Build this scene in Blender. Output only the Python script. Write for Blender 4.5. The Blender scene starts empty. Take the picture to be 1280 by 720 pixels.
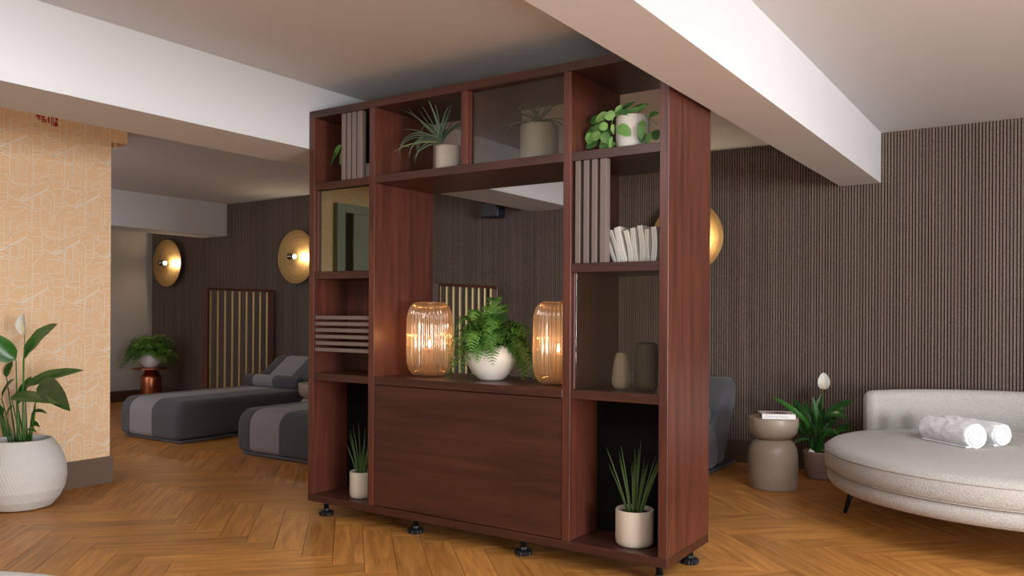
import bpy, bmesh, math, random
import numpy as np
from mathutils import Vector, Matrix, noise
random.seed(7)
C = bpy.context.scene.collection
pi = math.pi
# ------------------------------------------------------------------ camera, world, light
CAMH, FPX, YAW, ROLL, CY = 1.2, 1022.0, math.radians(33.83), math.radians(0.3), 391.0
cd = bpy.data.cameras.new('camera'); cam = bpy.data.objects.new('camera', cd); C.objects.link(cam)
cd.sensor_width = 36; cd.lens = FPX / 1280 * 36; cd.shift_y = (CY - 360) / 1280; cd.clip_start = .05
cam.matrix_world = Matrix.Translation((0, 0, CAMH)) @ Matrix.Rotation(YAW, 4, 'Z') @ Matrix.Rotation(pi / 2, 4, 'X') @ Matrix.Rotation(ROLL, 4, 'Z')
bpy.context.scene.camera = cam
w = bpy.data.worlds.new('world'); bpy.context.scene.world = w; w.use_nodes = True
w.node_tree.nodes['Background'].inputs[0].default_value = (0.9, 0.93, 1.0, 1)
w.node_tree.nodes['Background'].inputs[1].default_value = 0.55
vs = bpy.context.scene.view_settings
vs.view_transform = 'Standard'; vs.look = 'None'; vs.gamma = 1; vs.use_curve_mapping = False
vs.exposure = 0.0
def area(name, loc, target, sx, sy, power, col):
    l = bpy.data.lights.new(name, 'AREA'); l.shape = 'RECTANGLE'; l.size = sx; l.size_y = sy
    l.energy = power; l.color = col
    o = bpy.data.objects.new(name, l); C.objects.link(o); o.location = loc
    o.rotation_euler = (Vector(target) - Vector(loc)).to_track_quat('-Z', 'Y').to_euler()
    return o
area('window_daylight', (6.45, -0.5, 1.2), (-2.5, 3.6, 1.3), 2.6, 1.6, 520, (.94, .97, 1.0))
area('rear_fill_light', (-1.0, -2.9, 1.5), (-2.5, 3.0, 1.2), 4.0, 1.6, 12, (.94, .97, 1.0))  # added fill from behind the camera; no window in that wall
area('ceiling_bounce_fill', (0.9, -1.0, .8), (0.8, -.8, 2.5), 1.2, 1.2, 165, (.94, .97, 1.0))  # added upward fill, evens out ceiling and beam undersides
area('right_ceiling_lamp', (1.0, 3.0, 2.5), (0.7, 4.8, 0), 1.5, 1.5, 115, (.93, .97, 1.0))
area('front_ceiling_lamp', (-2.5, .9, 2.5), (-3.0, 1.6, 0), 1.5, 1.2, 50, (.93, .97, 1.0))
area('bay_fill_light', (-8.2, 1.25, 1.5), (-8.2, 6.0, 1.3), 2.6, 1.4, 30, (.93, .93, 1.0))  # added fill for the left bay; no window stands here
area('bay_overhead_fill', (-7.0, 3.1, 2.5), (-7.3, 4.4, 0), 1.0, 1.0, 15, (1.0, .97, .95))  # added overhead fill, hidden behind the wallpapered wall to brighten the bay

def ray(u, v):
    a = u - 640; b = v - CY
    x = a * math.cos(ROLL) + b * math.sin(ROLL); y = b * math.cos(ROLL) - a * math.sin(ROLL)
    fw = Vector((-math.sin(YAW), math.cos(YAW), 0)); rt = Vector((math.cos(YAW), math.sin(YAW), 0))
    return fw + rt * (x / FPX) + Vector((0, 0, -y / FPX))
def at(u, v, axis, val):
    d = ray(u, v); o = Vector((0, 0, CAMH)); t = (val - o[axis]) / d[axis]; return o + d * t
# ------------------------------------------------------------------ materials
def lin(c):
    return tuple(((x / 255) / 12.92 if x / 255 <= .04045 else ((x / 255 + .055) / 1.055) ** 2.4) for x in c) + (1,)
def newmat(name):
    m = bpy.data.materials.new(name); m.use_nodes = True; nt = m.node_tree
    return m, nt, nt.nodes['Principled BSDF']
def mat(name, col, rough=.6, metal=0, var=.08, scale=40, bump=0, bscale=None, sheen=0, stretch=(1, 1, 1), spec=.5, coat=0):
    m, nt, b = newmat(name); N = nt.nodes; L = nt.links
    c = lin(col) if max(col) > 1.01 else tuple(col) + (1,)
    tc = N.new('ShaderNodeTexCoord'); mp = N.new('ShaderNodeMapping'); mp.inputs['Scale'].default_value = stretch
    L.new(tc.outputs['Object'], mp.inputs[0])
    n = N.new('ShaderNodeTexNoise'); n.inputs['Scale'].default_value = scale; n.inputs['Detail'].default_value = 4
    L.new(mp.outputs[0], n.inputs['Vector'])
    r = N.new('ShaderNodeMix'); r.data_type = 'RGBA'
    r.inputs[6].default_value = tuple(max(0, x * (1 - var)) for x in c[:3]) + (1,)
    r.inputs[7].default_value = tuple(min(1, x * (1 + var)) for x in c[:3]) + (1,)
    L.new(n.outputs['Fac'], r.inputs[0]); L.new(r.outputs[2], b.inputs['Base Color'])
    b.inputs['Roughness'].default_value = rough; b.inputs['Metallic'].default_value = metal
    b.inputs['Specular IOR Level'].default_value = spec
    if sheen: b.inputs['Sheen Weight'].default_value = sheen
    if coat: b.inputs['Coat Weight'].default_value = coat; b.inputs['Coat Roughness'].default_value = .2
    if bump:
        n2 = N.new('ShaderNodeTexNoise'); n2.inputs['Scale'].default_value = bscale or scale; n2.inputs['Detail'].default_value = 3
        L.new(mp.outputs[0], n2.inputs['Vector'])
        bp = N.new('ShaderNodeBump'); bp.inputs['Strength'].default_value = bump; bp.inputs['Distance'].default_value = .004
        L.new(n2.outputs['Fac'], bp.inputs['Height']); L.new(bp.outputs[0], b.inputs['Normal'])
    return m
def wood(name, c1, c2, stretch, rough=.35, scale=1, uv=False, spec=.5, rr=(.84, 1.12)):
    m, nt, b = newmat(name); N = nt.nodes; L = nt.links
    tc = N.new('ShaderNodeTexCoord'); mp = N.new('ShaderNodeMapping'); mp.inputs['Scale'].default_value = stretch
    L.new(tc.outputs['UV' if uv else 'Object'], mp.inputs[0])
    n = N.new('ShaderNodeTexNoise'); n.inputs['Scale'].default_value = scale; n.inputs['Detail'].default_value = 6; n.inputs['Distortion'].default_value = .6
    n2 = N.new('ShaderNodeTexNoise'); n2.inputs['Scale'].default_value = scale * 6; n2.inputs['Detail'].default_value = 3
    L.new(mp.outputs[0], n.inputs['Vector']); L.new(mp.outputs[0], n2.inputs['Vector'])
    a = N.new('ShaderNodeMath'); a.operation = 'MULTIPLY_ADD'; a.inputs[1].default_value = .35
    L.new(n2.outputs['Fac'], a.inputs[0]); L.new(n.outputs['Fac'], a.inputs[2])
    mr = N.new('ShaderNodeMapRange'); mr.inputs['From Min'].default_value = .42; mr.inputs['From Max'].default_value = .95
    L.new(a.outputs[0], mr.inputs[0])
    mx = N.new('ShaderNodeMix'); mx.data_type = 'RGBA'; mx.inputs[6].default_value = lin(c1); mx.inputs[7].default_value = lin(c2)
    L.new(mr.outputs[0], mx.inputs[0])
    out = mx.outputs[2]
    if uv:
        at_ = N.new('ShaderNodeAttribute'); at_.attribute_name = 'rnd'
        mr2 = N.new('ShaderNodeMapRange'); mr2.inputs['To Min'].default_value = rr[0]; mr2.inputs['To Max'].default_value = rr[1]
        L.new(at_.outputs['Fac'], mr2.inputs[0])
        vm = N.new('ShaderNodeVectorMath'); vm.operation = 'SCALE'
        L.new(out, vm.inputs[0]); L.new(mr2.outputs[0], vm.inputs['Scale']); out = vm.outputs[0]
    L.new(out, b.inputs['Base Color'])
    b.inputs['Roughness'].default_value = rough; b.inputs['Specular IOR Level'].default_value = spec
    bp = N.new('ShaderNodeBump'); bp.inputs['Strength'].default_value = .15; bp.inputs['Distance'].default_value = .001
    L.new(n2.outputs['Fac'], bp.inputs['Height']); L.new(bp.outputs[0], b.inputs['Normal'])
    return m
def leafmat(name, c1, c2, rough=.45, trans=.15, band=None):
    m, nt, b = newmat(name); N = nt.nodes; L = nt.links
    tc = N.new('ShaderNodeTexCoord')
    n = N.new('ShaderNodeTexNoise'); n.inputs['Scale'].default_value = 14; L.new(tc.outputs['Object'], n.inputs['Vector'])
    fac = n.outputs['Fac']
    oi = N.new('ShaderNodeObjectInfo'); ad = N.new('ShaderNodeMath'); ad.operation = 'MULTIPLY_ADD'; ad.inputs[1].default_value = .7
    L.new(oi.outputs['Random'], ad.inputs[0]); sb_ = N.new('ShaderNodeMath'); sb_.operation = 'SUBTRACT'; sb_.inputs[1].default_value = .35
    L.new(fac, sb_.inputs[0]); L.new(sb_.outputs[0], ad.inputs[2]); fac = ad.outputs[0]
    if band:
        wv = N.new('ShaderNodeTexWave'); wv.bands_direction = 'Z'; wv.inputs['Scale'].default_value = band; wv.inputs['Distortion'].default_value = 3
        L.new(tc.outputs['Object'], wv.inputs['Vector']); fac = wv.outputs['Fac']
    mx = N.new('ShaderNodeMix'); mx.data_type = 'RGBA'; mx.inputs[6].default_value = lin(c1); mx.inputs[7].default_value = lin(c2)
    L.new(fac, mx.inputs[0]); L.new(mx.outputs[2], b.inputs['Base Color'])
    b.inputs['Roughness'].default_value = rough
    if trans:
        t = N.new('ShaderNodeBsdfTranslucent'); L.new(mx.outputs[2], t.inputs[0])
        ms = N.new('ShaderNodeMixShader'); ms.inputs[0].default_value = trans
        L.new(b.outputs[0], ms.inputs[1]); L.new(t.outputs[0], ms.inputs[2]); L.new(ms.outputs[0], N['Material Output'].inputs[0])
    return m
def glass(name, tint, refl_lo, refl_hi, rough=.02, translucent=0, tcol=(1, .5, .2)):
    m, nt, b = newmat(name); N = nt.nodes; L = nt.links; N.remove(b)
    tr = N.new('ShaderNodeBsdfTransparent'); tr.inputs[0].default_value = tuple(tint) + (1,)
    gl = N.new('ShaderNodeBsdfGlossy'); gl.inputs['Roughness'].default_value = rough
    lw = N.new('ShaderNodeLayerWeight'); lw.inputs[0].default_value = .35
    mr = N.new('ShaderNodeMapRange'); mr.inputs['To Min'].default_value = refl_lo; mr.inputs['To Max'].default_value = refl_hi
    L.new(lw.outputs['Facing'], mr.inputs[0])
    ms = N.new('ShaderNodeMixShader'); L.new(mr.outputs[0], ms.inputs[0])
    base = tr.outputs[0]
    if translucent:
        tl = N.new('ShaderNodeBsdfTranslucent'); tl.inputs[0].default_value = tuple(tcol) + (1,)
        m2 = N.new('ShaderNodeMixShader'); m2.inputs[0].default_value = translucent
        L.new(tr.outputs[0], m2.inputs[1]); L.new(tl.outputs[0], m2.inputs[2]); base = m2.outputs[0]
    L.new(base, ms.inputs[1]); L.new(gl.outputs[0], ms.inputs[2]); L.new(ms.outputs[0], N['Material Output'].inputs[0])
    return m
def emis(name, col, s):
    m, nt, b = newmat(name)
    b.inputs['Base Color'].default_value = tuple(col) + (1,)
    b.inputs['Emission Color'].default_value = tuple(col) + (1,); b.inputs['Emission Strength'].default_value = s
    return m
M = {}
M['mahog'] = wood('mahogany_veneer', (64, 33, 25), (106, 57, 42), (16, 16, .9), .36, 1.6)
M['mahog_h'] = wood('mahogany_veneer_horizontal', (50, 27, 21), (80, 44, 33), (.9, 16, 14), .36, 1.6)
M['shadepanel'] = mat('shade_black_back_panel', (7, 6, 6), .7, spec=.15)  # black puts the shade at the back of the cells into the colour
M['plank'] = wood('oak_plank', (156, 101, 46), (218, 153, 80), (2.2, 22, 1), .38, 1.3, uv=True, spec=.4)
M['subfloor'] = mat('dark_screed', (50, 38, 28), .8)
M['slat'] = wood('fluted_walnut', (92, 78, 70), (128, 111, 101), (60, 60, 1.2), .6, 1.3, uv=True, spec=.25)
M['slatback'] = mat('dark_felt', (26, 21, 19), .9)
M['ceiling'] = mat('ceiling_paint', (206, 207, 209), .9, var=.015, scale=3)
M['beam'] = mat('beam_paint', (211, 212, 214), .85, var=.015, scale=3)
M['greywall'] = mat('grey_plaster', (176, 171, 165), .9, var=.03, scale=2)
M['skirt'] = mat('brown_skirting', (78, 58, 44), .55, var=.05)
M['skirt_l'] = mat('taupe_skirting', (112, 92, 76), .55, var=.04)
M['wallpaper'] = mat('peach_wallpaper', (244, 206, 160), .75, var=.06, scale=5, stretch=(1, 1, 6))
M['wpline'] = mat('pale_wallpaper_print', (255, 246, 230), .5, var=.03)
M['red'] = mat('red_patch', (176, 40, 26), .7, var=.15)
M['doorgreen'] = mat('pale_green_door', (150, 160, 146), .6)
M['dark'] = mat('near_black_metal', (20, 21, 23), .4, metal=.3)
M['blackplastic'] = mat('black_plastic', (22, 25, 28), .4)
M['fabric'] = mat('charcoal_woven_fabric', (74, 75, 80), .92, var=.12, scale=260, bump=.35, bscale=500, sheen=.15)
M['stripe'] = mat('light_grey_woven_fabric', (138, 136, 138), .92, var=.1, scale=260, bump=.35, bscale=500, sheen=.15)
M['basegrey'] = mat('grey_metal_base', (96, 98, 104), .45, metal=.3)
M['boucle'] = mat('oatmeal_boucle', (178, 174, 169), .95, var=.34, scale=120, bump=1.0, bscale=130, sheen=.2)
M['piping'] = mat('boucle_piping', (176, 170, 162), .9, var=.1, scale=190)
M['towel'] = mat('white_terry', (242, 242, 244), .95, var=.03, scale=90, bump=1.0, bscale=160, sheen=.3)
M['taupe'] = mat('taupe_lacquer', (154, 138, 122), .38, var=.04, scale=8)
M['copper'] = mat('brushed_copper', (184, 112, 84), .28, metal=1, var=.1, scale=30, stretch=(1, 1, .05))
M['brassbar'] = mat('brushed_brass', (246, 222, 160), .4, metal=.45, var=.05)
M['dish'] = mat('perforated_brass', (176, 146, 98), .48, metal=.85, var=.08, scale=12)
M['chrome'] = mat('smoked_chrome', (150, 142, 132), .08, metal=1, var=.02)
M['ceramic'] = mat('matt_cream_ceramic', (226, 220, 208), .5, var=.03, scale=12)
M['whiteglaze'] = mat('white_glazed_ceramic', (235, 234, 238), .25, var=.02)
M['stone'] = mat('beige_stoneware', (198, 184, 166), .7, var=.08, scale=70, bump=.1, bscale=200)
M['potbrown'] = mat('taupe_stoneware', (126, 106, 94), .5, var=.05)
M['concrete'] = mat('pale_woven_planter', (214, 211, 206), .8, var=.04, scale=30)
M['soil'] = mat('dark_soil', (34, 26, 20), .95, var=.5, scale=120, bump=.8, bscale=120)
M['fern'] = leafmat('fern_green', (34, 84, 26), (128, 176, 70), .5, .2)
M['lily'] = leafmat('lily_green', (20, 66, 22), (58, 122, 40), .28, .14)
M['stem'] = leafmat('stem_green', (62, 110, 40), (110, 152, 70), .4, .05)
M['spathe'] = leafmat('white_spathe', (232, 232, 222), (248, 248, 242), .5, .3)
M['spadix'] = mat('cream_spadix', (224, 214, 160), .7, bump=.5, bscale=600)
M['snake'] = leafmat('banded_spear_green', (28, 56, 28), (96, 130, 62), .45, 0, band=30)
M['air'] = leafmat('grey_green_air_plant', (84, 112, 88), (140, 160, 130), .6, .08)
M['airy'] = leafmat('yellow_green_air_plant', (150, 168, 96), (196, 206, 140), .6, .1)
M['pothos'] = leafmat('variegated_green', (34, 84, 36), (112, 158, 82), .4, .15)
M['pothosl'] = leafmat('pale_young_green', (120, 168, 84), (160, 196, 120), .4, .2)
M['fin'] = mat('taupe_painted_fin', (116, 101, 94), .5, var=.05)
M['paper'] = mat('ivory_paper', (218, 214, 204), .8, var=.06, scale=30)
M['paperd'] = mat('olive_paper', (128, 124, 106), .8, var=.06, scale=30)
M['white'] = mat('white_book_board', (236, 234, 232), .45, var=.02)
M['pages'] = mat('grey_page_block', (150, 146, 144), .8, var=.2, scale=400, stretch=(.05, .05, 1))
M['pink'] = mat('pink_print', (208, 170, 176), .5)
M['darkprint'] = mat('dark_cover_print', (76, 60, 58), .5)
M['ink'] = mat('pale_grey_ink', (176, 178, 184), .6)
M['vase'] = mat('sand_ribbed_ceramic', (200, 178, 156), .5)
M['vase_shaded'] = mat('shade_olive_ceramic', (104, 98, 84), .45)  # shade on the second vase is put into its base colour
M['speaker'] = mat('navy_plastic', (30, 34, 48), .4)
M['smoke'] = glass('smoked_glass', (.80, .80, .76), .04, .40)
M['mirror'] = glass('bronze_mirror', (.06, .06, .055), .55, .85); M['mirror'].node_tree.nodes['Glossy BSDF'].inputs[0].default_value = (.44, .44, .35, 1)
M['amber'] = glass('amber_ribbed_glass', (.88, .72, .54), .12, .8, .08, .26, (1, .84, .68))
M['wax'] = mat('candle_wax', (150, 96, 60), .6)
M['flame'] = emis('flame', (1, .62, .22), 60)
M['bulb'] = emis('lamp_glow', (1, .80, .52), 14)
# ------------------------------------------------------------------ mesh helpers
class MB:
    def __init__(s): s.v = []; s.f = []; s.sm = []; s.r = []; s.uv = []; s.mi = []
    def quad_uv(s): pass
    def add(s, vs_, fs, smooth=False, rnd=0., uvs=None, mi=0):
        o = len(s.v); s.v += [tuple(p) for p in vs_]
        for k, f in enumerate(fs):
            s.f.append([i + o for i in f]); s.sm.append(smooth); s.r.append(rnd); s.mi.append(mi)
            s.uv.append(uvs[k] if uvs else None)
        return s
    def box(s, a, b, rnd=0., uvoff=None):
        (x0, y0, z0), (x1, y1, z1) = a, b
        V = [(x0,y0,z0),(x1,y0,z0),(x1,y1,z0),(x0,y1,z0),(x0,y0,z1),(x1,y0,z1),(x1,y1,z1),(x0,y1,z1)]
        F = [(0,3,2,1),(4,5,6,7),(0,1,5,4),(1,2,6,5),(2,3,7,6),(3,0,4,7)]
        uvs = None
        if uvoff is not None:
            uvs = [[(V[i][0] + uvoff, V[i][2] + uvoff * 3) for i in f] for f in F]
        return s.add(V, F, False, rnd, uvs)
    def rbox(s, a, b, r, seg=3, xf=None, smooth=True):
        bm = bmesh.new(); bmesh.ops.create_cube(bm, size=1)
        for v in bm.verts:
            v.co = Vector([(a[i] + b[i]) / 2 + v.co[i] * (b[i] - a[i]) for i in range(3)])
        bmesh.ops.bevel(bm, geom=list(bm.edges) + list(bm.verts), offset=r, segments=seg, profile=.5, affect='EDGES')
        bm.verts.ensure_lookup_table(); bm.verts.index_update()
        V = [(xf @ v.co) if xf else v.co.copy() for v in bm.verts]
        F = [[v.index for v in f.verts] for f in bm.faces]; bm.free()
        return s.add(V, F, smooth)
    def lathe(s, prof, c=(0, 0, 0), seg=32, rib=None, smooth=True, cap=True, uscale=None):
        n = len(prof); V = []
        for i in range(seg):
            t = 2 * pi * i / seg
            for (r, z) in prof:
                rr = r * (rib(t, z) if rib else 1)
                V.append((c[0] + rr * math.cos(t), c[1] + rr * math.sin(t), c[2] + z))
        F = []
        for i in range(seg):
            j = (i + 1) % seg
            for k in range(n - 1): F.append((i*n+k, j*n+k, j*n+k+1, i*n+k+1))
        if cap:
            if prof[0][0] > 1e-4: F.append([i*n for i in range(seg)][::-1])
            if prof[-1][0] > 1e-4: F.append([i*n+n-1 for i in range(seg)])
        return s.add(V, F, smooth)
    def tube(s, pts, rad, seg=8, smooth=True, cap=True):
        pts = [Vector(p) for p in pts]; n = len(pts)
        if not hasattr(rad, '__len__'): rad = [rad] * n
        up = Vector((0, 0, 1)); V = []
        for i, p in enumerate(pts):
            d = (pts[min(i+1, n-1)] - pts[max(i-1, 0)]).normalized()
            if abs(d.dot(up)) > .95: up = Vector((1, 0, 0))
            a = d.cross(up).normalized(); b = a.cross(d).normalized()
            for k in range(seg):
                t = 2 * pi * k / seg; V.append(p + (a * math.cos(t) + b * math.sin(t)) * rad[i])
        F = []
        for i in range(n - 1):
            for k in range(seg):
                k2 = (k + 1) % seg; F.append((i*seg+k, (i+1)*seg+k, (i+1)*seg+k2, i*seg+k2))
        if cap: F.append(list(range(seg))); F.append([(n-1)*seg+k for k in range(seg)][::-1])
        return s.add(V, F, smooth)
    def prism(s, poly, z0, z1, mp=None):   # poly in 2D, extruded; mp maps (a,b,h)->xyz
        n = len(poly); mp = mp or (lambda a, b, h: (a, b, h))
        V = [mp(a, b, z0) for a, b in poly] + [mp(a, b, z1) for a, b in poly]
        F = [list(range(n))[::-1], [n + i for i in range(n)]] + [(i, (i+1) % n, n+(i+1) % n, n+i) for i in range(n)]
        return s.add(V, F)
    def leaf(s, p0, p1, p2, wid, nrm, fold=.25, seg=8, prof=None, curl=0, thick=.0):
        p0, p1, p2 = Vector(p0), Vector(p1), Vector(p2); nrm = Vector(nrm)
        prof = prof or (lambda t: math.sin(pi * min(1, t ** .8)) ** .8 if 0 < t < 1 else 0)
        V = []
        for i in range(seg + 1):
            t = i / seg
            c = p0 * (1-t)**2 + p1 * 2*t*(1-t) + p2 * t*t
            d = ((p1 - p0) * (1-t) + (p2 - p1) * t).normalized()
            sd = d.cross(nrm).normalized(); up = sd.cross(d).normalized()
            h = max(.0006, wid / 2 * prof(t)); wv = math.sin(t * 17 + wid * 90) * .06 * h
            V += [c - sd * h + up * (fold * h + wv), c - sd * h * .5 + up * fold * h * .62, c, c + sd * h * .5 + up * fold * h * .62, c + sd * h + up * (fold * h - wv)]
        F = []
        for i in range(seg):
            for k in range(4): F.append((i*5+k, i*5+k+1, (i+1)*5+k+1, (i+1)*5+k))
        return s.add(V, F, True)
    def build(s, name, m, parent=None, world=False, loc=None):
        off = Vector((0, 0, 0))
        if parent is not None and world:
            p = parent
            while p: off += p.location; p = p.parent
        if loc is not None: off = Vector(loc)
        me = bpy.data.meshes.new(name)
        me.from_pydata([tuple(Vector(v) - off) for v in s.v], [], s.f)
        me.polygons.foreach_set('use_smooth', s.sm)
        ms = m if isinstance(m, (list, tuple)) else [m]
        for x in ms: me.materials.append(x)
        if len(ms) > 1: me.polygons.foreach_set('material_index', s.mi)
        if any(s.r):
            a = me.attributes.new('rnd', 'FLOAT', 'FACE'); a.data.foreach_set('value', s.r)
        if any(u is not None for u in s.uv):
            ul = me.uv_layers.new(name='UVMap'); k = 0; d = []
            for f, u in zip(s.f, s.uv):
                for q in range(len(f)): d += list(u[q]) if u else [0, 0]
            ul.data.foreach_set('uv', d)
        me.update()
        o = bpy.data.objects.new(name, me); C.objects.link(o)
        if loc is not None: o.location = loc
        if parent is not None: o.parent = parent
        return o
def auto(o, ang=35):
    me = o.data; me.polygons.foreach_set('use_smooth', [True] * len(me.polygons))
    bm = bmesh.new(); bm.from_mesh(me)
    for e in bm.edges:
        if len(e.link_faces) == 2 and e.calc_face_angle(0) > math.radians(ang): e.smooth = False
    bm.to_mesh(me); bm.free(); return o
def thing(name, label, cat, loc=(0, 0, 0), rz=0, group=None):
    o = bpy.data.objects.new(name, None); C.objects.link(o); o.empty_display_size = .05
    o.location = loc; o.rotation_euler = (0, 0, rz); o['label'] = label; o['category'] = cat
    if group: o['group'] = group
    return o
def tag(o, label, cat, group=None):
    o['label'] = label; o['category'] = cat
    if group: o['group'] = group
    return o
def dup(root, loc, rz, label):
    r = root.copy(); C.objects.link(r); r.location = loc; r.rotation_euler = (0, 0, rz); r['label'] = label
    for ch in list(root.children):
        c = ch.copy(); C.objects.link(c); c.parent = r
        for g in ch.children:
            d = g.copy(); C.objects.link(d); d.parent = c
    return r
def struct(o): o['kind'] = 'structure'; return o
B = lambda a, b: MB().box(a, b)
# ------------------------------------------------------------------ structure
XL, XR, YB, YF, ZC = -10.27, 6.5, 6.53, -3.0, 2.54
WX = -5.54
# floor with herringbone planks
floor = struct(B((XL - .1, YF, -.1), (XR + .1, YB + .1, -.012)).build('floor', M['subfloor']))
PW, PL, OX, OY = .15, .75, .0, .10
def clip(poly, x0, x1, y0, y1):
    for ax, val, sg in ((0, x0, 1), (0, x1, -1), (1, y0, 1), (1, y1, -1)):
        out = []
        for i in range(len(poly)):
            p, q = poly[i], poly[(i + 1) % len(poly)]
            dp, dq = (p[ax] - val) * sg, (q[ax] - val) * sg
            if dp >= 0: out.append(p)
            if (dp >= 0) != (dq >= 0):
                t = dp / (dp - dq); out.append((p[0] + (q[0]-p[0])*t, p[1] + (q[1]-p[1])*t))
        poly = out
        if not poly: break
    return poly
planks = []
s2 = math.sqrt(.5)
def pq(p, q): return ((p + q) * s2 + OX, (q - p) * s2 + OY)
g = .0012
for k in range(-90, 60):
    for m in range(-14, 14):
        bx, by = k * PW + m * PL, k * PW - m * PL
        for kind in (0, 1):
            if kind == 0: r = (bx, bx + PL, by, by + PW)
            else: r = (bx + PL, bx + PL + PW, by + PW - PL, by + PW)
            r = (r[0] + g, r[1] - g, r[2] + g, r[3] - g)
            cs = [(r[0], r[2]), (r[1], r[2]), (r[1], r[3]), (r[0], r[3])]
            wc = [pq(*c) for c in cs]
            cl = clip(wc, XL, XR, YF, YB)
            if len(cl) < 3: continue
            planks.append((cl, kind))
def inview(x, y):
    fwd = -x * math.sin(YAW) + y * math.cos(YAW)
    if fwd < 1.0: return False
    u = 640 + FPX * (x * math.cos(YAW) + y * math.sin(YAW)) / fwd; v = CY + FPX * CAMH / fwd
    return -150 < u < 1430 and v < 860
cen = [(sum(p[0] for p in c) / len(c), sum(p[1] for p in c) / len(c)) for c, _ in planks]
order = sorted(range(len(planks)), key=lambda i: (not inview(*cen[i]), -cen[i][0] * math.sin(YAW) + cen[i][1] * math.cos(YAW)))
indiv = set(i for i in order[:300] if inview(*cen[i]))
rest = MB(); rr = random.Random(3)
for i, (c, kind) in enumerate(planks):
    if WX - .7 < cen[i][0] < WX - .2 and cen[i][1] < 2.9: continue
    n = len(c); V = [(x, y, -.012) for x, y in c] + [(x, y, 0) for x, y in c]
    F = [[n + j for j in range(n)]] + [(j, (j+1) % n, n+(j+1) % n, n+j) for j in range(n)]
    ox, oy, rd = rr.uniform(0, 40), rr.uniform(0, 40), rr.random() * .99 + .01
    d = (s2, -s2) if kind == 0 else (s2, s2)
    uvf = lambda p: (p[0]*d[0] + p[1]*d[1] + ox, -p[0]*d[1] + p[1]*d[0] + oy)
    uvs = [[uvf(V[j]) for j in f] for f in F]
    if i in indiv:
        cx, cy = cen[i]
        MB().add(V, F, False, rd, uvs).build('plank', M['plank'], floor, loc=(cx, cy, 0))
    else: rest.add(V, F, False, rd, uvs)
rp = rest.build('plank', M['plank'], floor); rp['kind'] = 'stuff'
# walls
wall_back = struct(B((XL - .1, YB, -.1), (XR + .1, YB + .1, 2.7)).build('wall_back', M['slatback']))
sl = MB(); x = XL + .004; rs = random.Random(5)
while x < XR:
    sl.box((x, YB - .014, .182), (x + .0135, YB - .0005, ZC), rs.random() * .98 + .02, rs.uniform(0, 60)); x += .0208
so = sl.build('slat', M['slat'], wall_back); so['kind'] = 'stuff'
struct(MB().rbox((XL, YB - .022, 0), (XR, YB, .18), .003, 1, smooth=False).build('baseboard_back', M['skirt']))
struct(B((XL - .1, 1.0, -.1), (XL, YB, 2.7)).build('wall_far_left', M['greywall']))
struct(B((XL, 3.3, 0), (XL + .015, YB - .03, .145)).build('baseboard_far_left', M['skirt']))
struct(B((XL - .1, .9, -.1), (WX - .6, 1.0, 2.7)).build('wall_left_rear', M['greywall']))
wall_left = struct(B((WX - .6, YF, 0), (WX, 3.2, ZC)).build('wall_left', M['wallpaper']))
struct(B((WX - .61, 1.55, 0), (WX + .02, 3.215, .18)).build('baseboard_left', M['skirt_l']))
struct(B((WX - .6, 3.2, 2.385), (WX, 3.32, ZC)).build('trim_1', M['wallpaper']))
struct(B((XL - .1, YF - .1, ZC), (XR + .1, YB + .1, 2.7)).build('ceiling', M['ceiling']))
struct(B((-4.16, YF, 2.16), (-3.68, YB - .016, ZC)).build('trim_2', M['beam']))
struct(B((-1.385, YF, 2.17), (-1.10, YB - .016, ZC)).build('trim_3', M['beam']))
struct(B((-9.14, 1.0, 2.14), (-8.67, YB - .016, ZC)).build('trim_4', M['beam']))
# right wall with a window
wr = MB()
for a, b in (((XR, YF, 0), (XR + .1, -2.3, ZC)), ((XR, 1.3, 0), (XR + .1, YB, ZC)), ((XR, -2.3, 0), (XR + .1, 1.3, .25)), ((XR, -2.3, 2.15), (XR + .1, 1.3, ZC))): wr.box(a, b)
struct(wr.build('wall_right', M['beam']))
struct(B((WX, YF - .1, 0), (XR + .1, YF, ZC)).build('wall_front', M['greywall']))
# door reflected in the mirror pane
door = struct(B((WX, .05, 0), (WX + .035, 1.18, 2.12)).build('door_1', M['doorgreen']))
fr = MB().box((WX, 1.30, 0), (WX + .05, 1.40, 2.2)).box((WX, -.1, 2.12), (WX + .05, 1.30, 2.2)).box((WX, -.1, 0), (WX + .05, .04, 2.12))
fr.build('door_frame', M['doorgreen'], door)
B((WX, 1.19, 0), (WX + .012, 1.29, 2.12)).build('shade_gap_strip', M['dark'], door)  # dark strip stands in for the shaded gap at the door frame
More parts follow.
